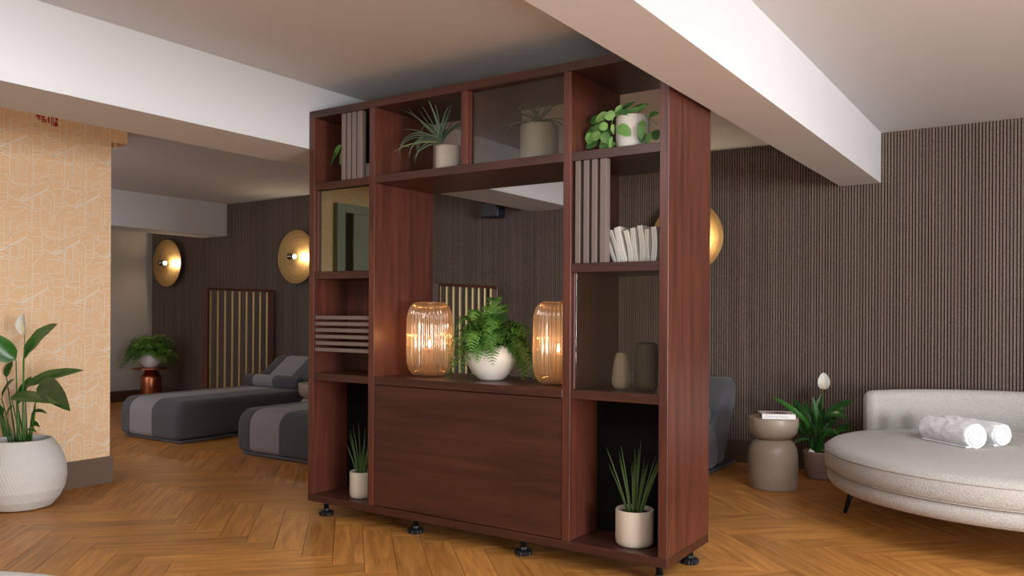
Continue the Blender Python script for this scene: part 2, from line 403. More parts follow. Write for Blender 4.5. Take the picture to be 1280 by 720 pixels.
# wallpaper print: flat line motif
PU, PV = .346, .654
mot = []
def seg_(a, b, t=1.): mot.append(('l', a, b, t))
def arc_(c, r, a0, a1, t=1.): mot.append(('a', c, r, a0, a1, t))
def zc(x, y): return ((x - 205) / 435, (y - 265 - .195 * (x - 205)) / 830)
def L_(x0, y0, x1, y1, t=1.): seg_(zc(x0, y0), zc(x1, y1), t)
arc_((0, 0), .047, -20, 200); arc_((0, 0), .034, -20, 200)
for q in ((90,300,220,262,1),(220,262,220,330,1),(0,420,90,390,1.6),(90,390,220,335,1.6),(220,335,270,375,1.4),(270,375,270,600,1.2),(160,360,160,660,1.2),
          (175,365,240,430,1),(240,430,240,540,1),(175,470,240,540,1),(175,365,175,470,1),(205,400,205,500,.7),(265,262,330,270,1),(258,330,340,335,1),
          (340,335,340,490,1),(350,335,350,490,.7),(380,255,380,330,1),(380,300,490,318,1),(370,345,490,362,1.3),(450,365,450,410,1),(485,190,485,460,1),
          (535,370,535,560,1.2),(540,190,540,370,.8),(490,380,540,385,.9),(270,415,340,420,.9),(270,450,340,455,.9),(270,480,340,488,1.2),(262,570,340,492,1),
          (350,440,530,560,1.4),(530,560,600,575,1.2),(430,500,530,462,1.4),(530,462,655,405,1.4),(370,535,370,650,1.2),(370,535,490,548,1.2),(490,550,490,700,1),
          (380,600,490,560,.8),(380,630,490,592,.8),(500,560,500,700,.6),(270,615,370,630,1.2),(410,600,410,700,.6),(440,590,440,700,.6),(535,570,535,740,1),
          (90,400,90,660,1),(96,400,96,660,.6),(20,470,20,690,.6),(34,480,34,690,.6),(90,600,160,575,.9),(90,500,160,502,1.1),(0,450,90,495,1.4),(60,655,210,670,1.2),
          (60,700,240,715,1.2),(210,625,370,650,.9),(215,625,215,668,1),(90,300,90,180,.8),(100,297,100,180,.8),(90,185,165,195,.8),(400,150,400,250,.6),
          (412,150,412,250,.6),(425,150,425,270,.9),(435,150,435,270,.5),(435,190,490,240,1),(220,130,220,210,.9),(330,150,330,215,1),(225,205,330,220,1),(232,140,300,205,.6),
          (260,135,320,200,.6),(355,700,355,760,1),(400,700,400,790,1),(300,720,300,900,.8),(310,720,310,900,.5),(160,720,160,820,.8),(200,740,200,900,.8),(545,640,640,650,.8),
          (0,560,90,562,.6),(180,600,262,610,.6),(180,625,262,632,.6),(548,600,640,560,.7),(120,240,150,245,.8),(350,470,440,500,.6)):
    L_(*q)
def A_(x, y, rx, a0, a1, t=1.): arc_(zc(x, y), rx / 435 * PU, a0, a1, t)
A_(395, 275, 65, 180, 270, 1.5); A_(395, 275, 45, 180, 270, 1); A_(375, 650, 100, 90, 180, 1.3); A_(375, 650, 82, 95, 180, .8)
A_(530, 540, 100, 90, 150, 1); A_(70, 480, 95, 60, 140, 1.4); A_(70, 495, 80, 60, 140, .8); A_(215, 700, 45, 270, 360, 1.2); A_(450, 470, 100, 80, 150, 1.); A_(60, 300, 60, 20, 80, .8)
pr = MB(); LW = .0026
def strip(a, b, t):
    dx, dy = b[0] - a[0], b[1] - a[1]; l = math.hypot(dx, dy)
    if l < 1e-5: return
    nx, ny = -dy / l * LW * t / 2, dx / l * LW * t / 2
    q = [(a[0]+nx, a[1]+ny), (a[0]-nx, a[1]-ny), (b[0]-nx, b[1]-ny), (b[0]+nx, b[1]+ny)]
    ymax = 3.2 if max(p[1] for p in q) < 2.385 else 3.32
    q = clip(q, 1.42 if min(p[1] for p in q) < 2.2 else -1., ymax, .182, ZC)
    if len(q) >= 3: pr.add([(WX + .0012, y, z) for y, z in q], [list(range(len(q)))])
mot2 = [q for q in mot if -.19 < ((q[1][1] + q[2][1]) / 2 if q[0] == 'l' else q[1][1]) < .35]
Y0, Z0 = 2.622, 2.373
for iu in range(-10, 4):
    for iv in range(-5, 6):
        for hd in (0, 1):
            oy = Y0 + (iu + .5 * hd * .79) * PU; oz = Z0 - (iv + .5 * hd) * PV
            if hd and iu == 99: continue
            if oy < 1.2 - PU or oy > 3.4: continue
            for e in mot2:
                if e[0] == 'l':
                    _, a, b, t = e
                    strip((oy + a[0]*PU, oz - a[1]*PV), (oy + b[0]*PU, oz - b[1]*PV), t)
                else:
                    _, c, r, a0, a1, t = e
                    n = 7
                    pts = []
                    for k in range(n + 1):
                        th = math.radians(a0 + (a1 - a0) * k / n)
                        pts.append((oy + c[0]*PU + r*math.cos(th), oz - c[1]*PV + r*math.sin(th)))
                    for k in range(n): strip(pts[k], pts[k+1], t)
po = pr.build('wallpaper_print', M['wpline'], wall_left); po['kind'] = 'stuff'
rd = MB()
for (y0, y1, z0, z1) in ((2.69,2.745,2.458,2.474),(2.70,2.76,2.444,2.455),(2.72,2.76,2.434,2.441),(2.785,2.83,2.42,2.48),(2.765,2.78,2.434,2.474)):
    rd.add([(WX+.001,y0,z0),(WX+.001,y1,z0),(WX+.001,y1,z1),(WX+.001,y0,z1)], [(0,1,2,3)])
rd.build('red_wall_patch', M['red'], wall_left)  # small flat red pieces just off the wall face
# ------------------------------------------------------------------ room divider shelving
SX0, SX1, SY, SYB, T = -3.672, -1.415, 3.33, 3.838, .042
S = thing('bookshelf', 'large reddish mahogany open shelving unit dividing the room between two beams', 'bookshelf', (-2.54, 3.58, 0))
def sb(name, a, b, m='mahog', r=.0012):
    return MB().rbox(a, b, r, 1, smooth=False).build(name, M[m], S, world=True)
Z0s, Z1s = .09, 2.376
xa, xb, xc, xd = SX0, -3.192, -1.945, SX1 - T
sb('bottom_panel', (SX0, SY, Z0s), (SX1, SYB, .13), 'mahog_h')
sb('top_panel', (SX0, SY, Z1s - T), (SX1, SYB, Z1s), 'mahog_h')
sb('side_panel', (xa, SY, .1305), (xa + T, SYB, Z1s - T - .0005)); sb('side_panel', (xd, SY, .1305), (SX1, SYB, Z1s - T - .0005))
sb('upright', (xb, SY, .1305), (xb + T, SYB, Z1s - T - .0005)); sb('upright', (xc, SY, .1305), (xc + T, SYB, Z1s - T - .0005))
e = .0006
for zt in (.842, 1.432, 1.953):
    sb('shelf', (xa + T + e, SY + .004, zt - T), (xb - e, SYB - .002, zt), 'mahog_h')
    sb('shelf', (xc + T + e, SY + .004, zt - T), (xd - e, SYB - .002, zt), 'mahog_h')
sb('counter', (xb + T + e, SY, .842 - T), (xc - e, SYB, .842), 'mahog_h')
sb('lintel', (xb + T + e, SY, 1.955 - T), (xc - e, SYB, 1.955), 'mahog_h')
sb('divider', (-2.555, SY + .002, 1.956), (-2.513, SYB, Z1s - T - .0005))
sb('cupboard_front', (xb + T + .003, SY + .003, .134), (xc - .003, SY + .023, .842 - T - .004), 'mahog_h')
ky = 3.602
sb('back_panel', (xb + T + e, SYB - .02, .131), (xc - e, SYB, .799), 'mahog_h')
for (a, b, z0, z1, mm) in ((xa + T, xb, .131, .799, 'shadepanel'), (xc + T, xd, .131, .799, 'shadepanel'), (xa + T, xb, 1.954, 2.333, 'shadepanel'), (xa + T, xb, .843, 1.389, 'mahog')):
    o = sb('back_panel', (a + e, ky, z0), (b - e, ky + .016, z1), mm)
    if mm == 'shadepanel': o['label'] = 'back panel coloured black for shade'
sb('back_panel', (xa + T + e, ky, 1.433), (xb - e, ky + .016, 1.910), 'mahog')
o = sb('mirror_pane', (xa + T + .012, SY + .03, 1.434), (xb - .002, SY + .036, 1.909), 'mirror'); o['label'] = 'bronze mirrored glass pane'
o = sb('glass_pane', (-2.503, SY + .03, 1.957), (xc - .004, SY + .036, 2.331), 'smoke'); o['label'] = 'smoked glass pane'
sb('glass_pane', (xc + T + .012, SY + .03, .844), (xd - .002, SY + .036, 1.388), 'smoke')['label'] = 'smoked glass pane'
sb('glazing_bead', (xc + T + e, SY + .02, .8435), (xc + T + .011, SY + .045, 1.389))
sb('glazing_bead', (xa + T + e, SY + .02, 1.4335), (xa + T + .011, SY + .045, 1.909))
sb('glazing_bead', (-2.5125, SY + .02, 1.9565), (-2.5035, SY + .045, 2.333))
for x0, x1 in ((-1.887, -1.858), (-1.843, -1.813), (-1.800, -1.770), (-1.757, -1.720)):
    sb('vertical_fin', (x0, SY + .012, 1.433), (x1 - .004, SY + .05, 1.911), 'fin')
for x0, x1 in ((-3.421, -3.391), (-3.379, -3.349), (-3.338, -3.308), (-3.297, -3.262)):
    sb('vertical_fin', (x0, SY + .012, 1.954), (x1 - .002, SY + .05, 2.3335), 'fin')
for z in (1.167, 1.131, 1.094, 1.056, 1.018, .980):
    sb('horizontal_fin', (xa + T + e, SY + .012, z - .0105), (xb - e, SY + .05, z + .0105), 'fin')
def foot(x, y):
    f = MB().lathe([(.0, .0), (.040, .0), (.044, .005), (.044, .018), (.036, .025), (.020, .028), (.018, .040)], (x, y, 0), 28 * 2, rib=lambda t, z: 1 - .07 * (math.sin(14 * t) > 0), smooth=False)
    f.lathe([(.015, .034), (.015, .08), (.036, .080), (.036, .0895)], (x, y, 0), 16)
    f.build('levelling_foot', M['blackplastic'], S, world=True)
for x, y in ((-3.60, 3.41), (-2.91, 3.41), (-2.21, 3.41), (-1.475, 3.39), (-1.475, 3.75), (-2.2, 3.75), (-2.9, 3.75), (-3.6, 3.75)): foot(x, y)
# ------------------------------------------------------------------ lanterns and candles
def lantern():
    t = thing('lantern', 'tall ribbed amber glass lantern left of the fern bowl on the counter', 'lantern', (0, 0, 0), 0, 'ribbed amber lanterns on the counter')
    prof = [(.0, .002), (.07, .002), (.095, .012), (.118, .04), (.128, .08), (.130, .14), (.130, .28), (.127, .34), (.116, .38), (.098, .404), (.082, .412)]
    MB().lathe(prof, (0, 0, 0), 240, rib=lambda a, z: 1 - .075 * (1 - abs(math.sin(17 * a))) ** .8 * (z > .01), cap=False).build('glass_shade', M['amber'], t)
    MB().lathe([(.084, .408), (.086, .412), (.084, .415), (.080, .412), (.084, .408)], (0, 0, 0), 40, cap=False).build('rim', M['amber'], t)
    return t
ln = lantern(); ln.location = (-2.935, 3.55, .843)
ln2 = dup(ln, (-2.085, 3.53, .843), .2, 'tall ribbed amber glass lantern at the right end of the counter')
for k, (x, y, tx) in enumerate(((-2.935, 3.55, 'left'), (-2.085, 3.53, 'right'))):
    c = thing('candle', 'lit amber pillar candle glowing inside the %s amber lantern' % tx, 'candle', (x, y, .847), 0, 'candles in the lanterns')
    wx_ = MB().lathe([(0, 0), (.036, 0), (.036, .145), (.03, .15), (0, .146)], (0, 0, 0), 20).build('wax', M['wax'], c)
    MB().tube([(0, 0, .145), (0, 0, .158)], .0012, 5).build('wick', M['dark'], wx_)
    MB().lathe([(0, .154), (.005, .162), (.007, .172), (.004, .186), (0, .2)], (0, 0, 0), 12).build('flame', M['flame'], c)
    l = bpy.data.lights.new('candle_light', 'POINT'); l.energy = 1.1; l.color = (1, .50, .20); l.shadow_soft_size = .012
    lo = bpy.data.objects.new('candle_light', l); C.objects.link(lo); lo.location = (0, 0, .215); lo.parent = c
# ------------------------------------------------------------------ plants
def pot_obj(t, prof, m, name='pot', seg=40, soil_r=None, soil_z=None, rib=None):
    o = MB().lathe(prof, (0, 0, 0), seg, rib=rib, cap=False).build(name, m, t)
    if soil_r: MB().lathe([(0, soil_z), (soil_r, soil_z - .002)], (0, 0, 0), 24, cap=False).build('soil', M['soil'], t)
    return o
def frond(t, base, az, length, rise, droop, m, rng, wmax=.055):
    d = Vector((math.cos(az), math.sin(az), 0)); mb = MB(); N_ = 21
    pts = []
    for i in range(N_ + 1):
        s = i / N_
        p = Vector(base) + d * (length * (s - .12 * s * s)) + Vector((0, 0, rise * math.sin(min(1, s * 1.25) * pi * .5) - droop * s ** 2.4))
        p += Vector((-d.y, d.x, 0)) * (.03 * math.sin(s * 3 + az * 5) * s)
        pts.append(p)
    mb.tube(pts, [.0016 * (1 - .7 * i / N_) for i in range(N_ + 1)], 4)
    for i in range(3, N_):
        s = i / N_; p = pts[i]; tan = (pts[i+1] - pts[i-1]).normalized()
        side = tan.cross(Vector((0, 0, 1))).normalized(); up = side.cross(tan).normalized()
        wl = wmax * math.sin(pi * min(1, (s * .88 + .10))) ** .7
        for sg in (-1, 1):
            dr = (side * sg + tan * (.45 + rng.uniform(-.2, .25)) + up * rng.uniform(-.5, .28)).normalized(); br = dr.cross(up).normalized()
            lobes = 6; V = [p]; 
            left, right = [], []
            for k in range(lobes):
                a = (k + .25) / lobes; b = (k + .8) / lobes; hw = wl * .17 * (1 - a * .75) + .001
                left += [p + dr * wl * a + br * hw * .3, p + dr * wl * b + br * hw]
                right += [p + dr * wl * a - br * hw * .3, p + dr * wl * b - br * hw]
            V = [p] + left + [p + dr * wl * 1.08 - up * wl * .12] + right[::-1]
            o = len(V) // 2
            F = [(0, 1, len(V) - 1)]
            F += [(1 + k, 2 + k, len(V) - 2 - k, len(V) - 1 - k) for k in range(len(left) - 1)]
            F += [(len(left), len(left) + 1, len(left) + 2)]
            mb.add(V, F)
    mb.build('frond', m, t)
def fern(label, loc, prof, m, rimr, rimz, n, ln_, seed, zsc=1.0, group=None, wm=.055):
    t = thing('potted_fern', label, 'plant', loc, 0, group)
    pot_obj(t, prof, m, 'bowl', 48, rimr * .93, rimz - .015)
    rng = random.Random(seed)
    for i in range(n):
        az = i * 2.39996 + rng.uniform(-.2, .2); ring = i / n
        L0 = ln_ * rng.uniform(.75, 1.12) * (1.05 - .5 * (1 - ring))
        rise = (.17 * (1 - ring) + .075) * zsc * rng.uniform(.55, 1.35); droop = (.12 + .26 * ring) * zsc * rng.uniform(.6, 1.25)
        az += rng.uniform(-.25, .25); cam_ = max(0, math.cos(az - math.atan2(-loc[1], -loc[0]))); L0 *= 1 - .42 * cam_; droop *= 1 - .45 * cam_
        if cam_ > .5 and rng.random() < .35: continue
        frond(t, (math.cos(az) * rimr * .35, math.sin(az) * rimr * .35, rimz - .015), az, L0, rise, droop, M['fern'], rng, wm)
    return t
bowl = [(.0, 0), (.058, 0), (.075, .01), (.105, .045), (.128, .085), (.136, .115), (.132, .145), (.115, .172), (.096, .186), (.090, .184), (.10, .165), (.09, .15)]
fern('bushy green fern spilling over a round cream bowl on the shelving counter', (-2.51, 3.55, .843), bowl, M['ceramic'], .095, .185, 104, .31, 4, .92, wm=.046)
wb = [(.0, 0), (.06, 0), (.09, .02), (.125, .07), (.14, .12), (.142, .165), (.132, .205), (.124, .205), (.13, .17), (.12, .15)]
fern('feathery fern in a glossy white bowl on the copper table', (-9.5, 6.02, .487), wb, M['whiteglaze'], .12, .195, 84, .46, 9, .85, wm=.078)
# peace lilies
def lily_leaf(t, base, joint, tip, wid, up=(0, 0, 1), sag=.03, m='lily', fold=.3):
    base, joint, tip = Vector(base), Vector(joint), Vector(tip); mb = MB()
    pts = [base.lerp(joint, s) + Vector((0, 0, math.sin(s * pi) * .015)) for s in [i / 6 for i in range(7)]]
    mb.tube(pts, [.006, .0055, .005, .0045, .004, .0036, .003], 6)
    mid = joint.lerp(tip, .5) + Vector((0, 0, sag))
    mb.leaf(joint, mid, tip, wid, up, fold, 10, prof=lambda q: (math.sin(pi * q ** .72)) ** .75 * (1 - .12 * q) if 0 < q < 1 else 0)
    mb.build('leaf', M[m], t)
def spathe(t, base, top, h, wdir, wid):
    base, top = Vector(base), Vector(top)
    MB().tube([base.lerp(top, s) for s in (0, .25, .5, .75, 1)], [.004, .0035, .003, .003, .0028], 6).build('flower_stem', M['stem'], t)
    b = MB(); b.leaf(top, top + Vector((.01, -.02, h * .55)), top + Vector((-.02 if wdir else .0, 0, h)), wid, (0.35, -1, 0.1), .55, 10, prof=lambda q: math.sin(pi * q ** .8) ** .7 if 0 < q < 1 else 0)
    sp_ = b.build('spathe', M['spathe'], t)
    MB().tube([top, top + Vector((0, -.012, h * .2)), top + Vector((0, -.014, h * .55))], [.005, .007, .004], 8).build('spadix', M['spadix'], sp_)
PC = at(27, 634, 2, 0); PY = PC.y
t = thing('potted_peace_lily', 'tall peace lily in a big round white textured planter by the peach wallpaper', 'plant', PC)
ppf = [(0, 0), (.13, 0), (.165, .012), (.205, .06), (.233, .12), (.243, .185), (.24, .245), (.224, .31), (.195, .37), (.165, .415), (.158, .425), (.150, .42), (.158, .39), (.15, .37)]
# fine woven relief on the planter: small raised beads
bp = MB(); seg, rows = 220, 60
def prad(z):
    for (r0, z0), (r1, z1) in zip(ppf[:11], ppf[1:11]):
        if z0 <= z <= z1 and z1 > z0: return r0 + (r1 - r0) * (z - z0) / (z1 - z0)
    return .16
pts_ = [(.0, 0), (.12, .0)] + [(prad(.006 + .41 * i / 132) , .006 + .41 * i / 132) for i in range(133)] + [(.150, .42), (.156, .39), (.15, .37)]
def ribp(a, z):
    if z < .012 or z > .405: return 1
    row = int(z / .0086); ph = z / .0086 - row
    return 1 + .012 * math.sin(pi * ph) * (.45 + .55 * math.sin(a * 84 + row * 1.1 + ph * 2))
ob = MB().lathe(pts_, (0, 0, 0), 504, rib=ribp, cap=False).build('planter', M['concrete'], t)
MB().lathe([(0, .385), (.15, .383)], (0, 0, 0), 30, cap=False).build('soil', M['soil'], t)
def W(u, v, dy):
    q = at(u, v, 1, PY + dy)
    return (q if q.x > WX + .07 else at(u, v, 0, WX + .07)) - PC
Ls = [((22, 552, 0), (20, 450, .02), (-38, 418, -.06), .15), ((28, 552, .0), (29, 447, .0), (72, 405, .03), .135), ((34, 552, .02), (31, 482, .02), (105, 463, .06), .085),
      ((34, 552, -.02), (50, 478, -.03), (88, 514, -.07), .13), ((26, 552, -.03), (14, 496, -.05), (74, 505, -.10), .075), ((20, 552, .02), (8, 472, .03), (16, 452, .08), .055),
      ((16, 552, 0), (2, 498, 0), (18, 474, -.05), .06), ((12, 552, -.02), (4, 520, -.03), (-24, 494, -.08), .07), ((12, 552, .03), (-2, 500, .03), (-30, 470, .06), .09),
      ((36, 552, 0), (40, 516, 0), (59, 517, -.04), .025), ((36, 552, .02), (38, 532, .0), (50, 534, -.04), .035), ((34, 552, 0), (34, 538, -.02), (46, 541, -.06), .028),
      ((8, 552, 0), (-12, 480, 0), (-30, 440, .04), .08), ((30, 552, .03), (22, 506, .04), (40, 470, .1), .07), ((14, 552, .04), (6, 512, .06), (-20, 520, .12), .06),
      ((18, 552, -.03), (8, 524, -.05), (16, 508, -.1), .05)]
for b_, j_, t_, wd in Ls:
    lily_leaf(t, W(b_[0], b_[1] + 5, b_[2]), W(*j_), W(*t_), wd, (.3, -.8, .5))
for bx, jx, jy in ((24, 22, 505), (30, 29, 500), (38, 44, 508), (10, 0, 510)):
    MB().tube([W(bx, 556, 0), W((bx + jx) / 2, 530, -.01), W(jx, jy, -.01)], [.011, .009, .005], 8).build('stem', M['stem'], t)
spathe(t, W(28, 552, .01), W(31, 419, 0), .135, 1, .075)
t2p = Vector((-1.47, 6.24, 0))
t = thing('potted_peace_lily', 'peace lily with one white flower in a taupe pot between side table and sofa', 'plant', t2p)
pot_obj(t, [(0, 0), (.078, 0), (.088, .01), (.10, .10), (.108, .19), (.108, .2), (.100, .2), (.098, .16)], M['potbrown'], 'pot', 36, .099, .185)
def W2(u, v, dy): return at(u, v, 1, t2p.y + dy) - t2p
c0 = (1020, 564)
for j_, t_, wd in (((1010, 530, -.02), (965, 496, -.06), .05), ((1014, 530, 0), (990, 498, .05), .055), ((1018, 528, .03), (1028, 492, .08), .05), ((1030, 525, .02), (1067, 500, .08), .08),
                   ((1032, 520, -.03), (1060, 524, -.12), .07), ((1010, 545, -.03), (985, 520, -.10), .05), ((1014, 545, -.05), (1002, 520, -.12), .04), ((1028, 540, -.05), (1050, 545, -.14), .05),
                   ((1024, 540, -.06), (1030, 510, -.14), .055), ((1006, 545, 0), (978, 540, -.02), .04), ((1020, 540, .03), (1005, 500, .10), .05), ((1030, 540, .04), (1058, 512, .12), .06),
                   ((1020, 545, -.08), (1012, 530, -.16), .045), ((1034, 545, .0), (1064, 538, 0), .05), ((1012, 550, -.04), (988, 556, -.1), .03), ((1022, 530, 0), (1016, 496, .02), .045),
                   ((1036, 528, -.02), (1058, 512, -.05), .06), ((1000, 520, .02), (985, 505, .05), .04), ((1040, 548, .03), (1066, 528, .1), .05), ((1026, 552, -.09), (1044, 538, -.17), .045)):
    lily_leaf(t, W2(c0[0] + random.uniform(-6, 6), 570, 0), W2(*j_), W2(*t_), wd, (.2, -.6, .7), .035)
spathe(t, W2(1024, 565, 0), W2(1029, 487, -.02), .125, 0, .085)
b = MB(); b.rbox((-.02, -.002, 0), (.02, .002, .03), .001, 1, xf=Matrix.Translation(W2(1013, 567, -.07)) @ Matrix.Rotation(.5, 4, 'Y')); b.build('plant_tag', M['white'], t)
# spear plants
def spear(label, loc, r, h, n, seed, lenr, spread, m='stone'):
    t = thing('potted_spear_plant', label, 'plant', loc)
    pot_obj(t, [(0, 0), (r * .86, 0), (r * .97, .008), (r, .03), (r, h - .004), (r - .003, h), (r - .007, h - .003), (r - .008, h - .05)], M[m], 'pot', 40, r - .008, h - .02)
    rg = random.Random(seed)
    for i in range(n):
        az = i * 2.4 + rg.uniform(-.3, .3); q = math.sqrt((i + .5) / n); L0 = rg.uniform(*lenr)
        b0 = Vector((math.cos(az), math.sin(az), 0)) * r * .4 * q; b0.z = h - .03
        tp = b0 + Vector((math.cos(az) * spread * q * L0, math.sin(az) * spread * q * L0 * .55, L0 * (1 - .15 * q)))
        md = b0.lerp(tp, .5) + Vector((math.cos(az), math.sin(az), 0)) * (-.012 * q)
        pts = [b0 * (1-s)**2 + md * 2*s*(1-s) + tp * s*s for s in [k / 8 for k in range(9)]]
        MB().tube(pts, [.004, .0042, .004, .0037, .0033, .0028, .002, .0012, .0003], 6).build('leaf', M['snake'], t)
    return t
spear('spiky banded spear plant in a cream pot in the lower right shelf compartment', (-1.635, 3.47, .131), .088, .165, 20, 2, (.24, .36), .42)
spear('spiky spear plant in a small beige pot in the lower left shelf compartment', (-3.355, 3.45, .131), .068, .15, 15, 5, (.20, .33), .42)
# air plants
def pot_simple(t, r, h, m):
    pot_obj(t, [(0, 0), (r * .9, 0), (r, .01), (r, h - .003), (r - .003, h), (r - .006, h - .003), (r - .007, h - .04)], m, 'pot', 40, r - .007, h - .012)
def airleaf(t, o, dirs, L0, curl, wd, m):
    d = Vector(dirs).normalized(); mb = MB(); p = Vector(o); V = []; n = 12; pts = []
    side = d.cross(Vector((0, 0, 1)))
    if side.length < .1: side = Vector((1, 0, 0))
    side.normalize()
    for i in range(n + 1):
        pts.append(p.copy()); rot = Matrix.Rotation(-curl / n * (0.4 + 1.4 * i / n), 3, side); d = (rot @ d).normalized(); p = p + d * (L0 / n)
    F = []
    for i, p in enumerate(pts):
        tan = (pts[min(i+1, n)] - pts[max(i-1, 0)]).normalized(); up = side.cross(tan).normalized(); h = wd * .5 * (1 - (i / n) ** 1.3) + .0004
        V += [p - side * h + up * h * .7, p, p + side * h + up * h * .7]
    for i in range(n):
        for k in (0, 1): F.append((i*3+k, i*3+k+1, (i+1)*3+k+1, (i+1)*3+k))
    mb.add(V, F, True); mb.build('leaf', M[m], t)
t = thing('potted_air_plant', 'spidery grey green air plant in a grey pot on the open top shelf', 'plant', (-2.765, 3.5, 1.9555))
pot_simple(t, .072, .145, M['stone'])
o0 = (-.035, -.02, .165)
spec = [((-1, -.2, .95), .34, -.1), ((-.75, 0, .9), .27, -.05), ((-.55, -.1, 1.1), .25, .2), ((-.25, 0, 1.3), .25, .1), ((0, 0, 1.3), .22, .9), ((.25, .2, 1.0), .2, -.2), ((.3, 0, 1.4), .16, .3),
        ((-1, -.1, .25), .2, .5), ((-1, -.2, .0), .2, .9), ((-.8, -.5, .4), .24, 1.9), ((-.7, -.3, .5), .25, 2.2), ((-.5, -.6, .5), .25, 2.3), ((-.3, -.7, .5), .26, 2.2), ((-.9, 0, .3), .24, 1.7),
        ((0, -.8, .4), .2, 1.8), ((.4, -.6, .5), .2, 1.6), ((.6, -.2, .6), .2, 1.2), ((.5, .2, .9), .24, 1.6), ((.5, .3, 1.1), .25, 2.4), ((.3, .4, 1.3), .24, .8), ((-.4, .3, 1.0), .2, .5), ((-.9, -.4, .7), .25, .6), ((-.6, -.5, 1.0), .22, .5), ((-.5, -.2, .3), .22, 1.5), ((-.1, -.3, 1.2), .24, .4), ((.1, -.6, .8), .2, 1.9), ((-.2, -.8, .3), .17, 2.0)]
for k, (d, L0, cu) in enumerate(spec): airleaf(t, o0, d, L0 * (1.3 if d[0] > -.7 else .98), cu, .02, 'air')
airleaf(t, o0, (-1, -.4, .15), .28, .6, .02, 'airy'); airleaf(t, (-.20, -.09, .15), (-1, -.1, .15), .09, -.4, .010, 'airy')
t = thing('potted_air_plant', 'grey green air plant in a beige pot behind the upper smoked glass', 'plant', (-2.19, 3.51, 1.9555))
pot_simple(t, .098, .19, M['stone'])
for k in range(18):
    az = k * 2.4; el = .25 + (k % 5) * .28
    airleaf(t, (0, -.01, .195), (math.cos(az) * math.cos(el), math.sin(az) * math.cos(el), math.sin(el)), .15 + .05 * ((k * 7) % 3), .9 + .35 * (k % 3), .018, 'air')
airleaf(t, (-.02, -.03, .195), (-1, -.3, .25), .26, 1.1, .02, 'air'); airleaf(t, (-.02, -.03, .195), (-.8, -.5, .35), .16, 1.5, .018, 'air')
# trailing variegated plants
def rleaf(t, p, dr, ln_, wd, m, nrm=(0, -1, .4)):
    p = Vector(p); d = Vector(dr).normalized() * ln_
    MB().leaf(p, p + d * .5 + Vector((0, -.008, .006)), p + d, wd, nrm, .18, 7, prof=lambda q: math.sin(pi * q ** .85) ** .55 if 0 < q < 1 else 0).build('leaf', M[m], t)
PT = Vector((-1.665, 3.49, 1.9535))
t = thing('potted_trailing_plant', 'variegated round leaved plant trailing from a cream pot on the top right shelf', 'plant', PT)
pot_simple(t, .078, .165, M['ceramic'])
def W3(u, v, dy): return at(u, v, 1, PT.y + dy) - PT
for u, v, dy, dr, l_, w_, m in ((761, 143, -.06, (-1, 0, -.35), .075, .05, 'pothosl'), (770, 146, -.05, (.6, 0, 1), .06, .038, 'pothosl'), (758, 146, 0, (-.9, .2, -.7), .07, .05, 'pothos'),
        (752, 158, -.04, (-.8, 0, -.6), .055, .05, 'pothos'), (760, 160, -.09, (-.9, -.2, .2), .045, .045, 'pothosl'), (742, 166, -.06, (-.5, 0, -.9), .06, .06, 'pothosl'), (752, 170, -.07, (-1, 0, -.1), .06, .055, 'pothosl'),
        (748, 178, -.05, (-1, 0, -.3), .07, .05, 'pothos'), (760, 175, -.06, (-.5, 0, -.6), .06, .05, 'pothos'), (765, 170, -.10, (-.1, 0, -1), .075, .02, 'pothosl'), (772, 158, -.11, (1, 0, -.75), .085, .055, 'pothos'),
        (766, 155, -.10, (.1, 0, -1), .05, .02, 'pothosl'), (770, 143, -.03, (1, 0, .45), .11, .028, 'pothos'), (778, 143, -.06, (1, 0, .12), .12, .028, 'pothos'), (786, 140, 0, (.8, .3, .3), .10, .03, 'pothos'),
        (804, 150, -.08, (-.1, 0, -1), .09, .045, 'pothos'), (803, 163, -.06, (0, 0, -1), .06, .04, 'pothos'), (813, 165, -.04, (-.2, 0, -1), .06, .03, 'pothosl'), (818, 163, .0, (.3, 0, -1), .05, .05, 'pothos'),
        (746, 160, -.02, (-.7, .1, -.5), .06, .05, 'pothos'), (757, 156, -.03, (-.2, 0, -1), .06, .05, 'pothos'), (764, 162, -.05, (-.5, 0, -1), .06, .045, 'pothos'), (756, 178, -.03, (.2, 0, -.8), .05, .045, 'pothos'), (770, 180, -.07, (-.9, 0, -.3), .07, .04, 'pothos'), (790, 143, -.07, (-.9, 0, .25), .08, .03, 'pothos'), (798, 141, -.03, (.6, 0, .5), .06, .025, 'pothos'),
        (811, 146, 0, (.9, 0, .2), .05, .03, 'pothos'), (766, 150, -.07, (-.6, 0, .9), .05, .05, 'pothosl'), (755, 165, -.08, (.3, 0, -1), .06, .05, 'pothos'), (745, 172, -.02, (-.6, 0, .6), .06, .05, 'pothos'),
        (763, 180, -.04, (-1, 0, 0), .06, .045, 'pothos'), (750, 152, .02, (-1, 0, .2), .055, .05, 'pothos')):
    rleaf(t, W3(u, v, dy), dr, l_, w_, m)
for pts in (((785, 145, 0), (770, 141, -.06), (764, 155, -.09), (762, 178, -.08), (740, 183, -.06)), ((780, 144, 0), (757, 145, -.05), (748, 160, -.05), (740, 185, -.07)), ((795, 146, 0), (806, 144, -.03), (815, 150, 0), (822, 156, .02))):
    MB().tube([W3(*p) for p in pts], .0018, 5).build('vine', M['stem'], t)
PT2 = Vector((-3.32, 3.49, 1.9535))
t = thing('potted_trailing_plant', 'green leaf plant drooping behind the fins of the upper left compartment', 'plant', PT2)
pot_simple(t, .06, .10, M['stone'])
